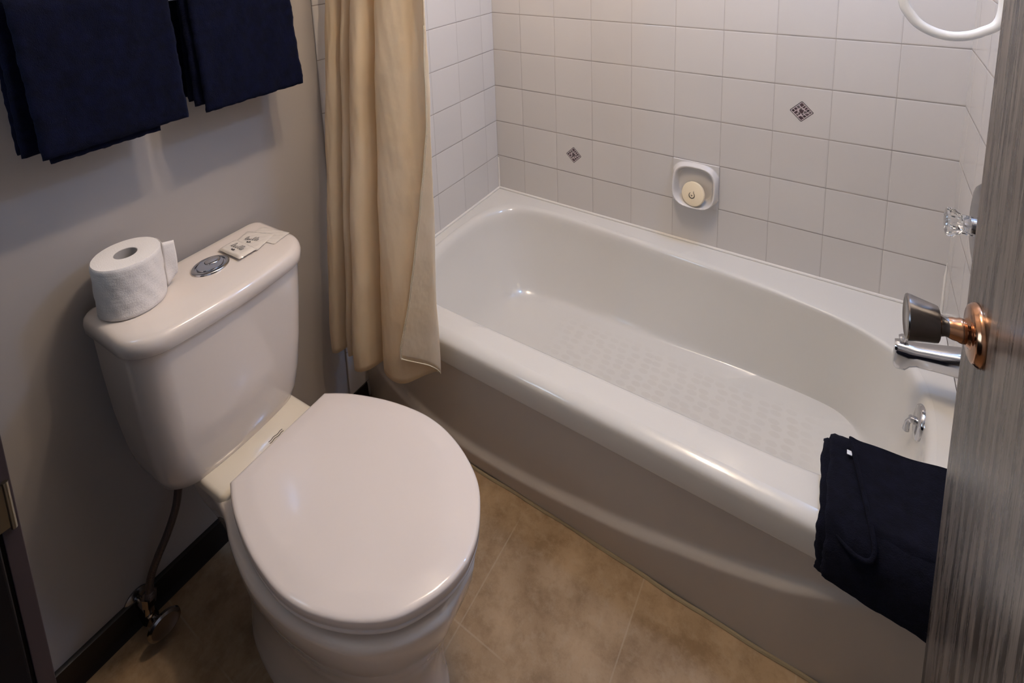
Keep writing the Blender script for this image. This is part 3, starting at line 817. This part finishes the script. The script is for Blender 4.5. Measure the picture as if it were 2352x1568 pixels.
# local frame: x = outward back (+x), y = from latch edge; leaf extends toward -y
mb = MB(); mb.box(0, .035, -.762, 0, .012, 2.03); mb.build('door_leaf', M['wood'], door, smooth=False, bevel=.0015)
KZ = .990; KY = -.062
mb = MB(); mb.lathe((0, KY, KZ), (-1, 0, 0), [(0, .0355), (.003, .0358), (.0045, .0345), (.0055, .0342), (.0068, .0325), (.0078, .0322), (.0088, .030), (.0092, .020), (.0100, .0165), (.0125, .0150), (.013, .012)], 56)
mb.build('rosette', M['brass'], door, angle=60)
mb = MB(); mb.lathe((0, KY, KZ), (-1, 0, 0), [(.012, .0132), (.015, .0142), (.018, .0140), (.0205, .0128), (.025, .0126), (.0285, .0115)], 40)
mb.build('collar', M['brass'], door, angle=60)
mb = MB(); mb.lathe((0, KY, KZ), (-1, 0, 0), [(.0285, .0112), (.032, .0110), (.036, .0125), (.0375, .0185), (.0385, .0205), (.042, .0216), (.050, .0232), (.060, .0252), (.066, .0266), (.0685, .0269), (.0700, .0258), (.0705, .0230), (.0695, .0215), (.0690, .001)], 64)
mb.build('door_knob', M['brushed'], door, angle=35)
mb = MB(); mb.box(-.0002, .0352, .0002, .0012, KZ - .028, KZ + .028); 

# ------------------------------------------------------------------ dark cabinet at the left edge
cab = thing('dark_cabinet', 'black stained cabinet with a metal hinge at the lower left edge', 'cabinet', (0, -1.621, 0))
mb = MB(); mb.box(0, .400, -.84, -.004, 0, .985); mb.build('carcass', M['dark_wood'], cab, smooth=False)
mb = MB(); mb.box(.398, .4045, -.017, 0, 0, .985); mb.build('side_stile', M['cab_trim'], cab, smooth=False, bevel=.001)
mb = MB(); mb.box(.402, .418, -.44, -.022, .04, .955); 
cd = mb.build('cabinet_door', M['dark_wood'], cab, smooth=False, bevel=.003)
mb = MB(); mb.box(.4045, .4075, -.019, -.004, .775, .835); mb.tube([(.408, -.006, .772), (.408, -.006, .838)], .0032, 12)
mb.build('hinge', M['old_brass'], cd, angle=40)
mb = MB(); mb.box(-.004, .425, -.85, .0, .985, 1.02); mb.build('countertop', M['dark_wood'], cab, smooth=False, bevel=.004)

# ------------------------------------------------------------------ lights
def point(name, loc, power, col, r):
    l = bpy.data.lights.new(name, 'POINT'); l.energy = power; l.color = col; l.shadow_soft_size = r
    o = bpy.data.objects.new(name, l); C.objects.link(o); o.location = loc; return o
point('ceiling_bulb', (.77, -.77, 2.28), 15.6, (1, .80, .60), .032)
point('ceiling_bulb', (.80, -.92, 2.28), 15.6, (1, .80, .60), .032)
point('shower_light', (1.32, -.34, 2.06), 15, (.25, .50, 1), .06)
M['lit_pane'] = mat('daylit_frosted_pane', (.8, .85, .9, 1), .5)
b = M['lit_pane'].node_tree.nodes['Principled BSDF']; b.inputs['Emission Color'].default_value = (.52, .74, 1, 1); b.inputs['Emission Strength'].default_value = 6
mb = MB(); y0, y1, z0, z1 = -2.22, -1.74, 1.14, 1.74
for a in ((y0 - .04, y1 + .04, z0 - .04, z0), (y0 - .04, y1 + .04, z1, z1 + .04), (y0 - .04, y0, z0, z1), (y1, y1 + .04, z0, z1)): mb.box(-.007, .012, *a)
fr = struct(mb.build('window_1', M['white_plastic'], smooth=False, bevel=.002))
mb = MB(); mb.box(-.007, -.002, y0, y1, z0, z1); mb.build('pane', M['lit_pane'], fr, smooth=False)
w = bpy.data.worlds.new('world'); w.use_nodes = True; bpy.context.scene.world = w
w.node_tree.nodes['Background'].inputs[0].default_value = (.62, .72, 1, 1); w.node_tree.nodes['Background'].inputs[1].default_value = .35

# ------------------------------------------------------------------ camera
W_, H_px = 2352, 1568
f, cx, cy = 1235.0647, 1190.1019, 29.66991
R = Matrix(((0.844103125508097, 0.5351988568946797, -0.03243604609211424), (0.06328503906798474, -0.15951816250370582, -0.9851644328037856), (-0.5324330167613813, 0.8295276604249369, -0.16851986011240727)))
cam = bpy.data.cameras.new('camera'); co_ = bpy.data.objects.new('camera', cam); C.objects.link(co_)
right, down, fwd = Vector(R[0]), Vector(R[1]), Vector(R[2])
rot = Matrix((right, -down, -fwd)).transposed()
co_.matrix_world = Matrix.Translation((1.24319741, -1.74347205, 1.48622152)) @ rot.to_4x4()
cam.sensor_fit = 'HORIZONTAL'; cam.sensor_width = 36; cam.lens = f * 36 / W_
cam.shift_x = (W_ / 2 - cx) / W_; cam.shift_y = (cy - H_px / 2) / W_
cam.clip_start = .02
S = bpy.context.scene; S.camera = co_
S.view_settings.view_transform = 'Standard'; S.view_settings.look = 'None'; S.view_settings.gamma = 1; S.view_settings.exposure = .12
S.view_settings.use_curve_mapping = False
S.cycles.max_bounces = 12
